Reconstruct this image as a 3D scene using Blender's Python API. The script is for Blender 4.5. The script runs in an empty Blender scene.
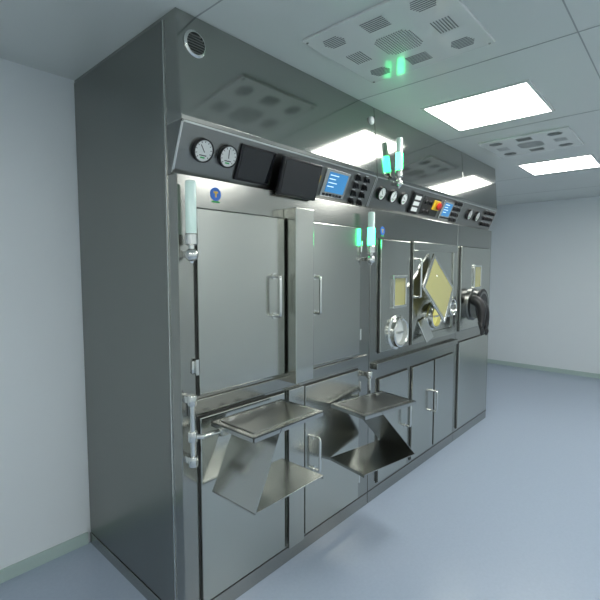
import bpy, bmesh, math
from mathutils import Matrix, Vector, Euler
scn = bpy.context.scene
COL = scn.collection
# ------------------------------------------------------------------ materials
def new_mat(name):
    m = bpy.data.materials.new(name); m.use_nodes = True
    return m, m.node_tree.nodes, m.node_tree.links, m.node_tree.nodes['Principled BSDF']
def plain(name, col, rough=.5, metal=0., emis=None, estr=0., trans=0., coat=0.):
    m, n, l, b = new_mat(name)
    b.inputs['Base Color'].default_value = (*col, 1)
    b.inputs['Roughness'].default_value = rough
    b.inputs['Metallic'].default_value = metal
    b.inputs['Transmission Weight'].default_value = trans
    b.inputs['Coat Weight'].default_value = coat
    if emis:
        b.inputs['Emission Color'].default_value = (*emis, 1)
        b.inputs['Emission Strength'].default_value = estr
    tc = n.new('ShaderNodeTexCoord'); no = n.new('ShaderNodeTexNoise'); mr = n.new('ShaderNodeMapRange')
    no.inputs['Scale'].default_value = 14
    mr.inputs['To Min'].default_value = max(rough-.03, 0); mr.inputs['To Max'].default_value = min(rough+.04, 1)
    l.new(tc.outputs['Object'], no.inputs['Vector']); l.new(no.outputs['Fac'], mr.inputs['Value'])
    l.new(mr.outputs['Result'], b.inputs['Roughness'])
    return m
def steel(name, col, rough, streak=(1, 1, 60), var=.10, bump=.004):
    m, n, l, b = new_mat(name)
    b.inputs['Metallic'].default_value = 1.
    tc = n.new('ShaderNodeTexCoord'); mp = n.new('ShaderNodeMapping')
    mp.inputs['Scale'].default_value = streak
    no = n.new('ShaderNodeTexNoise'); no.inputs['Scale'].default_value = 8; no.inputs['Detail'].default_value = 5
    l.new(tc.outputs['Object'], mp.inputs['Vector']); l.new(mp.outputs['Vector'], no.inputs['Vector'])
    n2 = n.new('ShaderNodeTexNoise'); n2.inputs['Scale'].default_value = 1.1
    l.new(tc.outputs['Object'], n2.inputs['Vector'])
    mr = n.new('ShaderNodeMapRange'); mr.inputs['To Min'].default_value = rough-.02; mr.inputs['To Max'].default_value = rough+.03
    l.new(no.outputs['Fac'], mr.inputs['Value']); l.new(mr.outputs['Result'], b.inputs['Roughness'])
    cr = n.new('ShaderNodeMapRange')
    l.new(n2.outputs['Fac'], cr.inputs['Value'])
    cr.inputs['To Min'].default_value = 1-var; cr.inputs['To Max'].default_value = 1+var
    vm = n.new('ShaderNodeVectorMath'); vm.operation = 'SCALE'; vm.inputs[0].default_value = col
    l.new(cr.outputs['Result'], vm.inputs['Scale']); l.new(vm.outputs['Vector'], b.inputs['Base Color'])
    bp = n.new('ShaderNodeBump'); bp.inputs['Strength'].default_value = bump; bp.inputs['Distance'].default_value = .01
    l.new(no.outputs['Fac'], bp.inputs['Height']); l.new(bp.outputs['Normal'], b.inputs['Normal'])
    return m
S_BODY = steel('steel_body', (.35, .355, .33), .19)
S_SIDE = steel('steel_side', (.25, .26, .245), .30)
S_DOOR = steel('steel_door', (.49, .50, .46), .19, var=.14)
S_HOOD = steel('steel_hood', (.37, .375, .35), .10, bump=.002)
S_PANEL = steel('steel_instrument_panel', (.26, .265, .255), .28)
S_BRIGHT = steel('steel_polished', (.70, .71, .68), .18, var=.05)
S_TRAY = steel('steel_tray', (.44, .45, .43), .22, streak=(1, 40, 1))
GAP = plain('rubber_gasket', (.03, .032, .03), .6)
BLACK = plain('black_plastic', (.012, .012, .014), .28)
SCREEN = plain('screen_glass', (.006, .007, .009), .08, coat=.5)
RUBBER = plain('black_rubber_glove', (.012, .012, .013), .42)
WHITE = plain('white_dial', (.75, .78, .76), .4)
BLUE = plain('blue_label', (.02, .12, .45), .4, emis=(.02, .15, .6), estr=.15)
SCRBLUE = plain('lit_blue_screen', (.05, .2, .4), .2, emis=(.05, .24, .55), estr=.6)
SCRWHITE = plain('lit_screen_text', (.6, .8, .9), .3, emis=(.6, .8, .9), estr=.7)
YELLOW = plain('yellow_plastic', (.75, .5, .03), .4)
RED = plain('red_plastic', (.6, .03, .02), .35)
GREENLBL = plain('green_label', (.05, .45, .12), .5)
AMBER = plain('amber_glass', (.42, .40, .16), .10, coat=.6)
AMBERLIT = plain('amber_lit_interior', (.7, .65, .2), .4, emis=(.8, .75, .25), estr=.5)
DIFF = plain('lamp_diffuser', (.70, .85, .80), .25, emis=(.45, .8, .65), estr=.12, coat=.4)
GREEN = plain('green_led', (.1, .9, .4), .3, emis=(.03, 1., .28), estr=15)
LIGHT = plain('light_panel_diffuser', (.9, .9, .9), .5, emis=(1., 1., .97), estr=17)
FRAME_W = plain('white_powder_coat', (.74, .77, .75), .22, coat=.5)
SLOT = plain('vent_slot_shadow', (.16, .17, .17), .7)
JOINT = plain('joint_sealant', (.36, .39, .39), .6)
TRIM = plain('green_cove_trim', (.42, .53, .50), .5)
def surf(name, c1, c2, scale, rough, coat=0., bump=0.):
    m, n, l, b = new_mat(name)
    tc = n.new('ShaderNodeTexCoord'); no = n.new('ShaderNodeTexNoise'); no.inputs['Scale'].default_value = scale
    no.inputs['Detail'].default_value = 6
    mx = n.new('ShaderNodeMix'); mx.data_type = 'RGBA'
    mx.inputs['A'].default_value = (*c1, 1); mx.inputs['B'].default_value = (*c2, 1)
    l.new(tc.outputs['Object'], no.inputs['Vector']); l.new(no.outputs['Fac'], mx.inputs['Factor'])
    l.new(mx.outputs['Result'], b.inputs['Base Color'])
    b.inputs['Roughness'].default_value = rough; b.inputs['Coat Weight'].default_value = coat
    b.inputs['Coat Roughness'].default_value = .15
    return m
M_FLOOR = surf('vinyl_floor', (.32, .39, .49), (.38, .45, .55), 60, .34, .25)
M_CEIL = surf('ceiling_panel', (.66, .70, .68), (.68, .72, .70), 3, .35, .3)
M_WALL = surf('cleanroom_wall', (.73, .78, .80), (.75, .80, .82), 3, .4, .2)

# ------------------------------------------------------------------ geometry helpers
FRONT = Matrix(((1, 0, 0, 0), (0, 0, -1, 0), (0, 1, 0, 0), (0, 0, 0, 1)))   # local x->X, y->Z, z-> -Y
def fmat(x, y, z): return Matrix.Translation((x, y, z)) @ FRONT
PY0, PZ0, PY1, PZ1 = -.03, 2.04, -.12, 2.25
ln = math.hypot(PY1-PY0, PZ1-PZ0); vy, vz = (PY1-PY0)/ln, (PZ1-PZ0)/ln
def pmat(x, h=0.):   # on sloping instrument fascia; h = offset along slope from its middle
    R = Matrix(((1, 0, 0, 0), (0, vy, -vz, 0), (0, vz, vy, 0), (0, 0, 0, 1)))
    return Matrix.Translation((x, (PY0+PY1)/2 + vy*h, (PZ0+PZ1)/2 + vz*h)) @ R
def group(name, loc):
    e = bpy.data.objects.new(name, None); e.location = loc; e.empty_display_size = .1
    COL.objects.link(e); return e
def finish(bm, name, mat, parent=None, smooth=False):
    bmesh.ops.recalc_face_normals(bm, faces=bm.faces)
    me = bpy.data.meshes.new(name); bm.to_mesh(me); bm.free()
    if smooth:
        for p in me.polygons: p.use_smooth = True
        try: me.set_sharp_from_angle(angle=math.radians(35))
        except Exception: pass
    me.materials.append(mat)
    o = bpy.data.objects.new(name, me); COL.objects.link(o)
    if parent:
        o.parent = parent; o.location = -parent.location
    return o
def add_box(bm, lo, hi, bev=0., M=None):
    b2 = bmesh.new(); bmesh.ops.create_cube(b2, size=1)
    for v in b2.verts:
        v.co = Vector([(lo[i]+hi[i])/2 + v.co[i]*(hi[i]-lo[i]) for i in range(3)])
    if bev: bmesh.ops.bevel(b2, geom=b2.edges[:], offset=bev, segments=2, affect='EDGES', profile=.5)
    if M: b2.transform(M)
    me = bpy.data.meshes.new('t'); b2.to_mesh(me); b2.free(); bm.from_mesh(me); bpy.data.meshes.remove(me)
def box(name, lo, hi, mat, parent=None, bev=0., M=None):
    bm = bmesh.new(); add_box(bm, lo, hi, bev, M); return finish(bm, name, mat, parent)
def boxes(name, L, mat, parent=None, bev=0., M=None):
    bm = bmesh.new()
    for lo, hi in L: add_box(bm, lo, hi, bev, M)
    return finish(bm, name, mat, parent)
def add_lathe(bm, prof, M=None, seg=32):   # prof [(r,z)...] around local z
    rings = []
    for r, z in prof:
        ring = []
        for i in range(seg):
            a = 2*math.pi*i/seg; co = Vector((r*math.cos(a), r*math.sin(a), z))
            ring.append(bm.verts.new(M @ co if M else co))
        rings.append(ring)
    for A, B in zip(rings, rings[1:]):
        for i in range(seg): bm.faces.new((A[i], A[(i+1) % seg], B[(i+1) % seg], B[i]))
    bm.faces.new(rings[0][::-1]); bm.faces.new(rings[-1])
def lathe(name, prof, mat, parent=None, M=None, seg=32):
    bm = bmesh.new(); add_lathe(bm, prof, M, seg); return finish(bm, name, mat, parent, True)
def tube(name, pts, r, mat, parent=None, seg=12, M=None):
    bm = bmesh.new(); P = [Vector(p) for p in pts]
    if M: P = [M @ p for p in P]
    rings = []; up = None
    for i, p in enumerate(P):
        d = (P[min(i+1, len(P)-1)]-P[max(i-1, 0)]).normalized()
        if up is None: up = d.orthogonal().normalized()
        up = (up - d*up.dot(d)).normalized(); s = d.cross(up)
        rings.append([bm.verts.new(p + (up*math.cos(2*math.pi*k/seg)+s*math.sin(2*math.pi*k/seg))*r) for k in range(seg)])
    for A, B in zip(rings, rings[1:]):
        for i in range(seg): bm.faces.new((A[i], A[(i+1) % seg], B[(i+1) % seg], B[i]))
    bm.faces.new(rings[0][::-1]); bm.faces.new(rings[-1])
    return finish(bm, name, mat, parent, True)
def prism(name, prof, x0, x1, mat, parent=None, bev=0.):   # prof in (Y,Z)
    bm = bmesh.new()
    A = [bm.verts.new((x0, y, z)) for y, z in prof]; B = [bm.verts.new((x1, y, z)) for y, z in prof]
    bm.faces.new(A); bm.faces.new(B[::-1]); n = len(prof)
    for i in range(n): bm.faces.new((A[i], B[i], B[(i+1) % n], A[(i+1) % n]))
    if bev: bmesh.ops.bevel(bm, geom=bm.edges[:], offset=bev, segments=2, affect='EDGES', profile=.5)
    return finish(bm, name, mat, parent)

# ------------------------------------------------------------------ room
H = 2.70; FY = -.075; BK = .95; XE = 3.88; FZ = -.03
RX0, RX1, RY0 = -3.2, 6.8, -3.4
box('floor', (RX0-.1, RY0-.1, FZ-.1), (RX1+.1, BK+.1, FZ), M_FLOOR)
box('ceiling', (RX0-.1, RY0-.1, H), (RX1+.1, BK+.1, H+.1), M_CEIL)
box('wall_back', (RX0-.1, BK, FZ), (RX1+.1, BK+.1, H), M_WALL)
box('wall_front', (RX0-.1, RY0-.1, FZ), (RX1+.1, RY0, H), M_WALL)
box('wall_left', (RX0-.1, RY0, FZ), (RX0, BK, H), M_WALL)
box('wall_right', (RX1, RY0, FZ), (RX1+.1, BK, H), M_WALL)
box('baseboard_right', (RX1-.012, RY0, FZ), (RX1, BK, .04), TRIM)
boxes('baseboard_back', [((RX0, BK-.012, FZ), (-.02, BK, .04)), ((XE+.02, BK-.012, FZ), (RX1, BK, .04))], TRIM)
boxes('trim_ceiling_joints', [((RX0, y-.003, H-.0015), (RX1, y+.003, H)) for y in (-1.27, -2.45)] +
      [((x-.003, RY0, H-.0015), (x+.003, BK, H)) for x in (-1.1, .1, 1.32, 2.54, 4.6, 5.8)], JOINT)
boxes('trim_wall_joints', [((RX1-.0015, y-.003, .04), (RX1, y+.003, H)) for y in (-2.3, -1.1)] +
      [((x-.003, BK-.0015, .04), (x+.003, BK, H)) for x in (-2.4, -1.2)], JOINT)

def light_panel(x0, x1, y0, y1):
    g = group('ceiling_light_panel', ((x0+x1)/2, (y0+y1)/2, H))
    boxes('frame', [((x0-.02, y0-.02, H-.008), (x1+.02, y0, H)), ((x0-.02, y1, H-.008), (x1+.02, y1+.02, H)),
                    ((x0-.02, y0, H-.008), (x0, y1, H)), ((x1, y0, H-.008), (x1+.02, y1, H))], FRAME_W, g)
    box('diffuser', (x0, y0, H-.006), (x1, y1, H-.001), LIGHT, g)
for X in (1.73, 3.87):
    light_panel(X, X+.6, -.95, -.33)
light_panel(-2.3, -1.7, -1.5, -.88)  # unseen panel, added to light the left wall
for X in (-2.4, -.2, 1.8, 4.0):
    light_panel(X, X+.6, -2.9, -2.28)  # extra row out of view, added to brighten the room

def air_diffuser(cx, cy, w=.61, d=.67):
    g = group('ceiling_air_diffuser', (cx, cy, H))
    box('plate', (cx-w/2, cy-d/2, H-.012), (cx+w/2, cy+d/2, H), FRAME_W, g, .003)
    z0, z1 = H-.0135, H-.0115; L = []
    for i in range(-7, 8):
        for j in range(-7, 8):
            if i*i+j*j < 80: L.append(((cx+i*.0125-.0028, cy+j*.0125-.0028, z0), (cx+i*.0125+.0028, cy+j*.0125+.0028, z1)))
    for sx in (-1, 0, 1):
        for sy in (-1, 0, 1):
            if sx == 0 and sy == 0: continue
            bx, by = cx+sx*w*.33, cy+sy*d*.33
            for k in range(-3, 4):
                if sx == 0: L.append(((bx-.055, by+k*.013-.002, z0), (bx+.055, by+k*.013+.002, z1)))
                elif sy == 0: L.append(((bx+k*.013-.002, by-.055, z0), (bx+k*.013+.002, by+.055, z1)))
                else:
                    h = .055-abs(k)*.006
                    L.append(((bx+k*.013-.002, by-h, z0), (bx+k*.013+.002, by+h, z1)))
    boxes('perforations', L, SLOT, g)
    bm = bmesh.new()
    for sx in (-1, 1):
        for sy in (-1, 1):
            add_lathe(bm, [(.006, H-.016), (.006, H-.012)], Matrix.Translation((cx+sx*(w/2-.02), cy+sy*(d/2-.02), 0)), 12)
    finish(bm, 'screws', S_BRIGHT, g)
air_diffuser(.84, -.635)
air_diffuser(3.09, -.635)

# ------------------------------------------------------------------ cabinets
def shell(g, x0, x1):
    prism('body_shell', [(BK-.002, FZ), (FY, FZ), (FY, 2.04), (BK-.002, 2.04)], x0, x1, S_BODY, g, .003)
    prism('instrument_fascia', [(BK-.002, 2.04), (PY0, 2.04), (PY1, 2.25), (BK-.002, 2.25)], x0, x1, S_PANEL, g)
    prism('hood', [(BK-.002, 2.25), (PY1, 2.25), (PY1-.003, 2.27), (-.09, H-.001), (BK-.002, H-.001)], x0, x1, S_HOOD, g, .002)
    ln2 = ln/2
    boxes('fascia_rim', [((0, -ln2, 0), (x1-x0, -ln2+.008, .006)), ((0, ln2-.008, 0), (x1-x0, ln2, .006)),
                         ((0, -ln2, 0), (.008, ln2, .006)), ((x1-x0-.008, -ln2, 0), (x1-x0, ln2, .006))],
          S_BRIGHT, g, M=pmat(x0))
    box('plinth_joint', (x0, FY-.002, .055), (x1, FY+.001, .060), GAP, g)
def door(g, nm, x0, x1, z0, z1, mat=None):
    box(nm+'_gasket', (x0-.006, FY-.004, z0-.006), (x1+.006, FY+.002, z1+.006), GAP, g)
    box(nm, (x0, FY-.020, z0), (x1, FY-.003, z1), mat or S_DOOR, g, .004)
def handle(g, nm, x, z0, z1, out=.05):
    y0 = FY-.018; y1 = y0-out; c = .014
    tube(nm, [(x, y0, z0+.012), (x, y1+c, z0+.012), (x, y1+.003, z0+.016), (x, y1, z0+.03), (x, y1, z1-.03), (x, y1+.003, z1-.016), (x, y1+c, z1-.012), (x, y0, z1-.012)],
         .009, S_BRIGHT, g)
    bm = bmesh.new()
    for z in (z0+.012, z1-.012): add_lathe(bm, [(.017, 0), (.017, .006)], fmat(x, y0, z), 20)
    finish(bm, nm+'_roses', S_BRIGHT, g, True)
def hinge(g, nm, x, z):
    bm = bmesh.new()
    add_lathe(bm, [(.009, -.035), (.009, .035)], Matrix.Translation((x, FY-.016, z)), 16)
    add_box(bm, (x-.022, FY-.008, z-.028), (x+.022, FY, z+.028), .002)
    finish(bm, nm, S_BRIGHT, g, True)

# ---- unit 1
g1 = group('isolator_cabinet', (.745, .4, 0)); x1 = 1.487
shell(g1, 0, x1)
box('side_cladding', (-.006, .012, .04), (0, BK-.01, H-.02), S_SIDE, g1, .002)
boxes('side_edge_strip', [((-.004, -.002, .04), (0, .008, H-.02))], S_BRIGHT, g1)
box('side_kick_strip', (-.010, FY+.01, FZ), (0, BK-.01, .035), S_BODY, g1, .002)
door(g1, 'upper_door_a', .085, .63, 1.07, 1.90)
door(g1, 'upper_door_b', .80, 1.345, 1.07, 1.90)
door(g1, 'lower_door_a', .085, .63, .08, .965)
door(g1, 'lower_door_b', .80, 1.345, .08, .965)
box('centre_post', (.645, -.165, 1.02), (.79, FY, 1.955), S_DOOR, g1, .004)
box('centre_post_lower', (.655, FY-.03, .065), (.78, FY, .975), S_DOOR, g1, .004)
box('mid_rail', (.03, FY-.012, .985), (1.45, FY, 1.05), S_BODY, g1, .004)
handle(g1, 'door_handle_upper_a', .55, 1.38, 1.61)
handle(g1, 'door_handle_upper_b', .875, 1.37, 1.60)
handle(g1, 'door_handle_lower_b', .875, .44, .66)
for z in (1.2, 1.78): hinge(g1, 'hinge_a_%d' % (z*100), .075, z); hinge(g1, 'hinge_b_%d' % (z*100), 1.355, z)
for z in (.22, .85): hinge(g1, 'hinge_c_%d' % (z*100), 1.355, z)
def hood_vent(g, x, z, r):
    M = fmat(x, -.098, z)
    lathe('hood_vent_ring', [(r, -.02), (r, .006), (r*.86, .012), (r*.8, .012), (r*.78, -.01)], S_BRIGHT, g, M)
    lathe('hood_vent_mesh', [(r*.78, 0), (r*.78, .004)], GAP, g, M)
    boxes('hood_vent_bars', [((-r*math.sqrt(max(.6-t*t, .02)), t*r-.002, .003), (r*math.sqrt(max(.6-t*t, .02)), t*r+.002, .008)) for t in (-.6, -.4, -.2, 0, .2, .4, .6)], S_PANEL, g, M=M)
hood_vent(g1, .085, 2.58, .055)
lathe('hood_pilot_lamp', [(.026, -.01), (.026, .006), (.018, .012)], WHITE, g1, fmat(1.44, -.102, 2.60))
def sticker(g, x, z):
    lathe('round_label_blue', [(.03, 0), (.03, .0015)], BLUE, g, fmat(x, FY-.0005, z))
    boxes('round_label_icon', [((-.004, -.014, .001), (.004, .008, .0025)), ((-.012, .004, .001), (.012, .012, .0025))], YELLOW, g, M=fmat(x, FY-.0005, z))
    box('round_label_text', (-.022, -.038, 0), (.022, -.031, .001), GREENLBL, g, M=fmat(x, FY-.0005, z))
sticker(g1, .20, 1.975)
# ---- gauges
def gauge(x, h=.012, r=.052, ang=40):
    g = group('pressure_gauge', tuple(pmat(x, h).translation))
    M = pmat(x, h)
    lathe('bezel', [(r, 0), (r, .016), (r*.97, .021), (r*.88, .021), (r*.86, .014)], BLACK, g, M)
    lathe('dial', [(r*.88, .012), (r*.88, .0165)], WHITE, g, M)
    bm = bmesh.new()
    for k in range(11):
        a = math.radians(-135+27*k)
        T = M @ Matrix.Rotation(a, 4, 'Z')
        add_box(bm, (-.0012, r*.66, .0165), (.0012, r*.8, .0175), 0, T)
    T = M @ Matrix.Rotation(math.radians(ang), 4, 'Z')
    add_box(bm, (-.0016, -r*.15, .018), (.0016, r*.6, .019), 0, T)
    add_box(bm, (-r*.35, -r*.42, .0165), (r*.35, -r*.34, .0172), 0, M)
    finish(bm, 'needle_and_ticks', BLACK, g)
    boxes('dial_label', [((-r*.22, -r*.62, .0165), (r*.22, -r*.5, .0172))], GREENLBL, g, M=M)
gauge(.125); gauge(.262, ang=10)
gd = group('display_unit', tuple(pmat(.44).translation))
box('housing', (-.112, -.085, 0), (.112, .085, .014), BLACK, gd, .004, pmat(.44))
box('glass', (-.1, -.073, .012), (.1, .073, .0155), SCREEN, gd, 0, pmat(.44))
gm = group('monitor', tuple(pmat(.72).translation))
MM = pmat(.72) @ Matrix.Translation((0, -.012, .055)) @ Matrix.Rotation(math.radians(-6), 4, 'X')
box('housing', (-.15, -.098, -.012), (.15, .098, .014), BLACK, gm, .006, MM)
box('screen', (-.135, -.083, .0135), (.135, .083, .0155), SCREEN, gm, 0, MM)
box('mount', (-.05, -.05, 0), (.05, .05, .05), BLACK, gm, .004, pmat(.72))
boxes('warning_label', [((-.03, -.075, 0), (.03, .03, .002))], YELLOW, g1, M=pmat(.915))
boxes('warning_label_print', [((-.024, -.06+.018*k, .001), (.024, -.053+.018*k, .003)) for k in range(4)], BLACK, g1, M=pmat(.915))
def hmi(x, w=.115, h=.082):
    g = group('touch_screen_panel', tuple(pmat(x).translation)); M = pmat(x)
    box('bezel', (-w, -h, 0), (w, h, .012), S_BRIGHT, g, .003, M)
    box('display', (-w+.03, -h+.03, .011), (w-.02, h-.016, .0135), SCRBLUE, g, 0, M)
    boxes('display_text', [((-w+.04, -.02+k*.022, .0132), (-w+.04+.06+.02*(k % 2), -.015+k*.022, .0142)) for k in range(4)], SCRWHITE, g, M=M)
    boxes('keys', [((-w+.02+k*.032, -h+.008, .011), (-w+.04+k*.032, -h+.022, .015)) for k in range(6)], BLACK, g, M=M)
hmi(1.085)
def switches(g, nm, xs, hs, s=.017):
    bm = bmesh.new(); bm2 = bmesh.new()
    for x in xs:
        for h in hs:
            M = pmat(x, h)
            add_box(bm, (-s*1.2, -s*1.15, 0), (s*1.2, s*1.15, .005), .001, M)
            add_lathe(bm, [(s*.95, .004), (s*.95, .016), (s*.8, .02)], M, 20)
            add_box(bm, (-.004, -s*.9, .02), (.004, s*.9, .03), .001, M @ Matrix.Rotation(.6, 4, 'Z'))
            add_box(bm2, (-s*.8, s*1.2, 0), (s*.8, s*1.45, .002), 0, M)
    finish(bm, nm, BLACK, g, True); finish(bm2, nm+'_labels', WHITE, g)
switches(g1, 'selector_switches', (1.29, 1.385), (-.078, -.028, .022, .072))

# ---- unit 2
g2 = group('isolator_cabinet', (2.23, .4, 0)); a2, b2 = 1.493, 2.967
shell(g2, a2, b2)
door(g2, 'transfer_door', 1.60, 2.02, 1.04, 1.84)
box('work_front_gasket', (2.065, FY-.004, 1.03), (2.92, FY+.002, 1.85), GAP, g2)
boxes('work_front_frame', [((2.07, FY-.022, 1.035), (2.915, FY, 1.10)), ((2.07, FY-.022, 1.78), (2.915, FY, 1.845)),
                           ((2.07, FY-.022, 1.10), (2.15, FY, 1.78)), ((2.84, FY-.022, 1.10), (2.915, FY, 1.78))], S_DOOR, g2, .003)
box('work_front_plate', (2.15, FY-.010, 1.10), (2.84, FY, 1.78), S_DOOR, g2)
door(g2, 'lower_door_a', 1.60, 2.02, .09, .85)
door(g2, 'lower_door_b', 2.10, 2.48, .09, .85)
door(g2, 'lower_door_c', 2.51, 2.90, .09, .85)
box('ledge', (1.54, FY-.035, .93), (2.95, FY, .975), S_BODY, g2, .005)
handle(g2, 'door_handle_a', 1.98, .40, .60); handle(g2, 'door_handle_b', 2.45, .40, .60)
handle(g2, 'sash_handle', 2.11, 1.40, 1.72)
sticker(g2, 1.64, 1.90)
def amber_window(g, nm, cx, cz, w, h):
    t = .02
    boxes(nm+'_frame', [((cx-w, FY-.036, cz-h), (cx+w, FY-.018, cz-h+t)), ((cx-w, FY-.036, cz+h-t), (cx+w, FY-.018, cz+h)),
                        ((cx-w, FY-.036, cz-h+t), (cx-w+t, FY-.018, cz+h-t)), ((cx+w-t, FY-.036, cz-h+t), (cx+w, FY-.018, cz+h-t))], S_BRIGHT, g, .003)
    box(nm+'_glass', (cx-w+t, FY-.024, cz-h+t), (cx+w-t, FY-.0195, cz+h-t), AMBER, g)
amber_window(g2, 'small_window', 1.85, 1.465, .10, .12)
def port(x, z, r, inner, out=.05):
    g = group('glove_port', (x, FY, z)); M = fmat(x, FY-.009, z)
    lathe('flange', [(r, 0), (r, .012), (r*.86, .02), (r*.84, out), (r*.76, out+.006), (r*.7, out), (r*.68, .01)], S_BRIGHT, g, M, 40)
    lathe('cover', [(r*.69, .008), (r*.69, .016), (r*.55, .026), (.01, .028)], inner, g, M, 40)
    bm = bmesh.new()
    for k in range(6):
        a = k*math.pi/3
        add_lathe(bm, [(.006, .01), (.006, .02)], M @ Matrix.Translation((r*.93*math.cos(a), r*.93*math.sin(a), 0)), 10)
    add_box(bm, (-r*.3, -.008, .024), (r*.3, .008, .05), .003, M)
    finish(bm, 'bolts_and_grip', S_BRIGHT, g)
    return g
port(1.83, 1.165, .13, WHITE)
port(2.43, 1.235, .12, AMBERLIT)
port(2.76, 1.29, .09, S_BRIGHT)
gs = group('glass_sash', (2.47, -.12, 1.47))
MS = Matrix.Translation((2.38, -.16, 1.475)) @ Matrix.Rotation(math.radians(-12), 4, 'X') @ FRONT @ Matrix.Rotation(math.radians(42), 4, 'Z')
w, h = .205, .205; t = .026
boxes('frame', [((-w, -h, 0), (w, -h+t, .016)), ((-w, h-t, 0), (w, h, .016)), ((-w, -h+t, 0), (-w+t, h-t, .016)), ((w-t, -h+t, 0), (w, h-t, .016))], S_BRIGHT, gs, .003, MS)
box('pane', (-w+t, -h+t, .004), (w-t, h-t, .010), AMBER, gs, 0, MS)
tube('stay', [(2.38, FY-.01, 1.62), (2.38, -.15, 1.57)], .008, S_BRIGHT, gs)
tube('stay_lower', [(2.38, FY-.01, 1.38), (2.38, -.15, 1.40)], .008, S_BRIGHT, gs)
gh = group('hatch_cover', (2.22, -.1, 1.12))
MH = Matrix.Translation((2.24, -.12, 1.14)) @ Matrix.Rotation(math.radians(-20), 4, 'X') @ FRONT @ Matrix.Rotation(math.radians(12), 4, 'Z')
box('plate', (-.075, -.09, 0), (.075, .09, .012), S_BRIGHT, gh, .004, MH)
tube('hinge_bar', [(2.24, FY-.01, 1.19), (2.24, -.115, 1.18)], .01, S_BRIGHT, gh)
gauge(1.60, r=.047); gauge(1.755, r=.047, ang=-20); gauge(1.91, r=.047, ang=60)
box('indicator_box', (-.06, -.08, 0), (.06, .08, .02), BLACK, g2, .003, pmat(2.10))
boxes('indicator_box_windows', [((-.045, -.06+k*.045, .0195), (.045, -.03+k*.045, .0215)) for k in range(3)], WHITE, g2, M=pmat(2.10))
box('control_strip', (-.15, -.075, 0), (.15, .075, .004), GAP, g2, .001, pmat(2.38))
box('safety_switch_base', (-.05, -.04, 0), (.05, .04, .02), YELLOW, g2, .004, pmat(2.46, .02))
lathe('safety_switch_knob', [(.012, .018), (.03, .03), (.03, .045), (.02, .05)], RED, g2, pmat(2.46, .02))
switches(g2, 'selector_switches_left', (2.27, 2.34), (-.045, .03), .018)
hmi(2.68, .1, .08)
switches(g2, 'selector_switches_right', (2.83, 2.91), (-.07, -.02, .03, .08), .016)

# ---- unit 3
g3 = group('isolator_cabinet', (3.4, .4, 0)); a3 = 2.973
shell(g3, a3, XE)
door(g3, 'upper_door', 3.03, 3.80, 1.04, 1.84)
door(g3, 'lower_door', 3.03, 3.80, .09, .93)
gauge(3.20, ang=30); gauge(3.40, ang=-30)
switches(g3, 'selector_switches', (3.60, 3.70, 3.78), (-.05, .01, .07), .018)
amber_window(g3, 'window', 3.42, 1.55, .10, .12)
gp = group('glove_port_with_gloves', (3.3, -.1, 1.27))
Mg = fmat(3.32, FY-.018, 1.28)
lathe('drum', [(.16, 0), (.16, .02), (.14, .03), (.135, .10), (.145, .11), (.11, .115), (.10, .05)], S_PANEL, gp, Mg, 40)
lathe('rubber_ring', [(.142, .085), (.155, .09), (.155, .108), (.142, .112)], RUBBER, gp, Mg, 40)
lathe('inner_cover', [(.105, .05), (.105, .07), (.06, .085), (.01, .085)], RUBBER, gp, Mg, 40)
def skin(name, chains, mat, parent, sub=2):
    me = bpy.data.meshes.new(name); V = []; E = []; R = []
    for pts, par in chains:
        prev = par
        for p, r in pts:
            V.append(p); R.append(r); i = len(V)-1
            if prev is not None: E.append((prev, i))
            prev = i
    me.from_pydata(V, E, []); me.materials.append(mat)
    o = bpy.data.objects.new(name, me); COL.objects.link(o); o.parent = parent; o.location = -parent.location
    s = o.modifiers.new('Skin', 'SKIN'); s.use_smooth_shade = True
    lay = me.skin_vertices[0].data if me.skin_vertices else None
    if lay is None:
        bpy.context.view_layer.objects.active = o
        o.select_set(True); bpy.ops.mesh.customdata_skin_add(); lay = me.skin_vertices[0].data
    for i, r in enumerate(R): lay[i].radius = (r, r); lay[i].use_root = (i == 0)
    m = o.modifiers.new('Sub', 'SUBSURF'); m.levels = sub; m.render_levels = sub
    return o
def glove(name, x, y, z, dx):
    c = [([((x, y+.10, z+.12), .055), ((x+dx*.2, y+.03, z+.11), .058), ((x+dx*.5, y-.02, z+.05), .05), ((x+dx*.7, y-.03, z-.02), .042), ((x+dx*.85, y-.03, z-.07), .034), ((x+dx, y-.03, z-.12), .036)], None)]
    for k in range(4):
        ox = (-.027+.018*k)
        L = (.055, .07, .066, .05)[k]
        c.append(([((x+dx+ox, y-.035, z-.15), .0095), ((x+dx+ox*1.2, y-.045, z-.15-L*.55), .009), ((x+dx+ox*1.2, y-.04, z-.15-L), .0075)], 5))
    c.append(([((x+dx-.045, y-.045, z-.115), .011), ((x+dx-.058, y-.06, z-.14), .009)], 4))
    skin(name, c, RUBBER, gp)
glove('glove_a', 3.30, -.20, 1.20, .02)
glove('glove_b', 3.20, -.22, 1.22, -.06)

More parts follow.
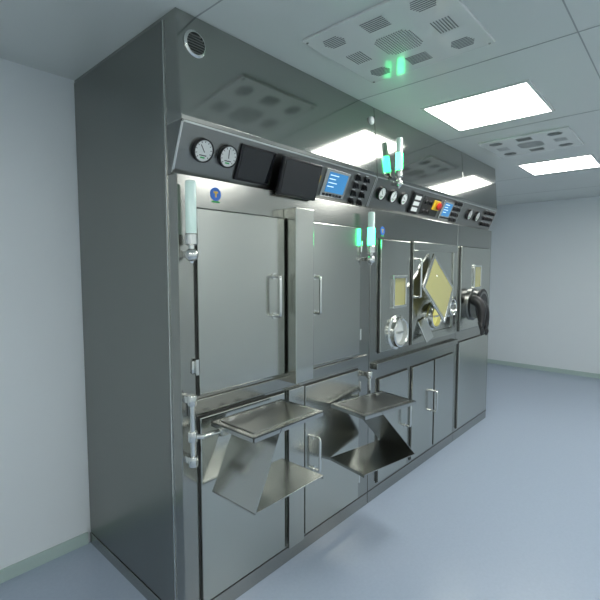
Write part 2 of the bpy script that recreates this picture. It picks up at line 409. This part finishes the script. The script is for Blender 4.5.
# ------------------------------------------------------------------ signal lamps
def lamp(x, y, z0, lit=True):
    g = group('signal_lamp', (x, y, z0))
    T = Matrix.Translation((x, y, z0))
    lathe('tube', [(.019, .12), (.023, .125), (.023, .335), (.020, .342), (.01, .345)], DIFF, g, T, 28)
    lathe('collar', [(.02, .075), (.027, .08), (.027, .12), (.022, .126)], S_BRIGHT, g, T, 28)
    lathe('ball_joint', [(.006, 0)]+[(.028*math.sin(math.radians(a)), .035-.028*math.cos(math.radians(a))) for a in range(20, 170, 15)]+[(.012, .076)], S_BRIGHT, g, T, 28)
    bm = bmesh.new()
    add_box(bm, (x-.012, y, z0+.025), (x+.012, FY if z0 < 2 else -.105, z0+.05), .003)
    finish(bm, 'bracket', S_BRIGHT, g)
    if lit:
        lathe('green_segment', [(.0235, .13), (.0245, .135), (.0245, .235), (.0235, .24)], GREEN, g, T, 28)
lamp(.03, -.13, 1.66, False)
lamp(1.405, -.135, 1.66, True)
lamp(1.70, -.165, 2.19, True)

# ------------------------------------------------------------------ Z shelves on swing arms
def shelf(cx, cy, zt, zb, w, d, rot, sheet_top, sheet_bot, arm):
    g = group('swing_arm_shelf', (cx, cy, zb))
    M = Matrix.Translation((cx, cy, 0)) @ Matrix.Rotation(math.radians(rot), 4, 'Z')
    t = .006
    bm = bmesh.new()
    add_box(bm, (-w/2, -d/2, zt-t), (w/2, d/2, zt), .001, M)
    for lo, hi in (((-w/2, -d/2, zt-.022), (w/2, -d/2+.004, zt)), ((-w/2, d/2-.004, zt-.022), (w/2, d/2, zt)),
                   ((-w/2, -d/2, zt-.022), (-w/2+.004, d/2, zt)), ((w/2-.004, -d/2, zt-.022), (w/2, d/2, zt))):
        add_box(bm, lo, hi, 0, M)
    finish(bm, 'top_tray', S_TRAY, g)
    box('tray_platen', (-w/2+.03, -d/2+.03, zt), (w/2-.03, d/2-.03, zt+.004), S_PANEL, g, .001, M)
    boxes('tray_clips', [((-w/2+.06+k*.1, d/2-.05, zt+.004), (-w/2+.09+k*.1, d/2-.04, zt+.012)) for k in range(4)], S_BRIGHT, g, M=M)
    bm = bmesh.new()
    add_box(bm, (-w/2, -d/2, zb-t), (w/2, d/2, zb), .001, M)
    sgn = 1 if sheet_bot < 0 else -1
    ed = w/2*sgn
    add_box(bm, (min(ed, ed-sgn*.004), -d/2, zb-.018), (max(ed, ed-sgn*.004), d/2, zb), 0, M)
    xt, xb = sheet_top*w/2, sheet_bot*w/2
    vs = []
    for x, z in ((xb, zb-t), (xb+.005, zb-t), (xt+.005, zt-t), (xt, zt-t)):
        vs.append([bm.verts.new(M @ Vector((x, s*d/2, z))) for s in (-1, 1)])
    for i in range(4):
        a, b = vs[i], vs[(i+1) % 4]; bm.faces.new((a[0], b[0], b[1], a[1]))
    bm.faces.new([v[0] for v in vs]); bm.faces.new([v[1] for v in vs][::-1])
    finish(bm, 'z_bracket', S_TRAY, g)
    hx, hy = arm; za = zt-.045
    att = M @ Vector((-w/2+.04 if hx < cx-.2 else .08, d/2-.03, 0))
    tube('swing_arm', [(hx, hy, za), (hx+.03*(1 if att.x > hx else -1), hy-.03, za), (att.x, att.y, za)], .012, S_BRIGHT, g)
    bm = bmesh.new()
    add_lathe(bm, [(.012, za-.13), (.012, za+.18)], Matrix.Translation((hx, hy, 0)), 16)
    for z in (za-.11, za, za+.16):
        add_lathe(bm, [(.019, z-.022), (.021, z-.018), (.021, z+.018), (.019, z+.022)], Matrix.Translation((hx, hy, 0)), 20)
    add_box(bm, (hx-.013, hy, za-.125), (hx+.013, FY, za-.095), .002)
    add_box(bm, (hx-.013, hy, za+.145), (hx+.013, FY, za+.175), .002)
    add_box(bm, (att.x-.02, att.y-.02, za-.02), (att.x+.02, att.y+.02, zt-.006), .002)
    finish(bm, 'hinge_post', S_BRIGHT, g, True)
shelf(.335, -.28, .955, .635, .45, .285, 0, -.3, -1, (.02, -.13))
shelf(1.23, -.28, .81, .47, .46, .29, -10, -.4, 1., (1.41, -.13))

# ------------------------------------------------------------------ camera, world, view
w = bpy.data.worlds.new('World'); scn.world = w; w.use_nodes = True
w.node_tree.nodes['Background'].inputs[0].default_value = (.7, .8, .85, 1)
w.node_tree.nodes['Background'].inputs[1].default_value = .2
cam = bpy.data.cameras.new('camera'); co = bpy.data.objects.new('camera', cam); COL.objects.link(co)
cam.sensor_width = 36; cam.lens = 36*433/600
p, yw = math.radians(4.23), math.radians(42)
co.location = (-1.03, -1.70, 1.64)
d = Vector((math.cos(yw)*math.cos(p), math.sin(yw)*math.cos(p), -math.sin(p)))
co.rotation_euler = d.to_track_quat('-Z', 'Y').to_euler()
cam.clip_start = .02
scn.camera = co
scn.view_settings.view_transform = 'Standard'
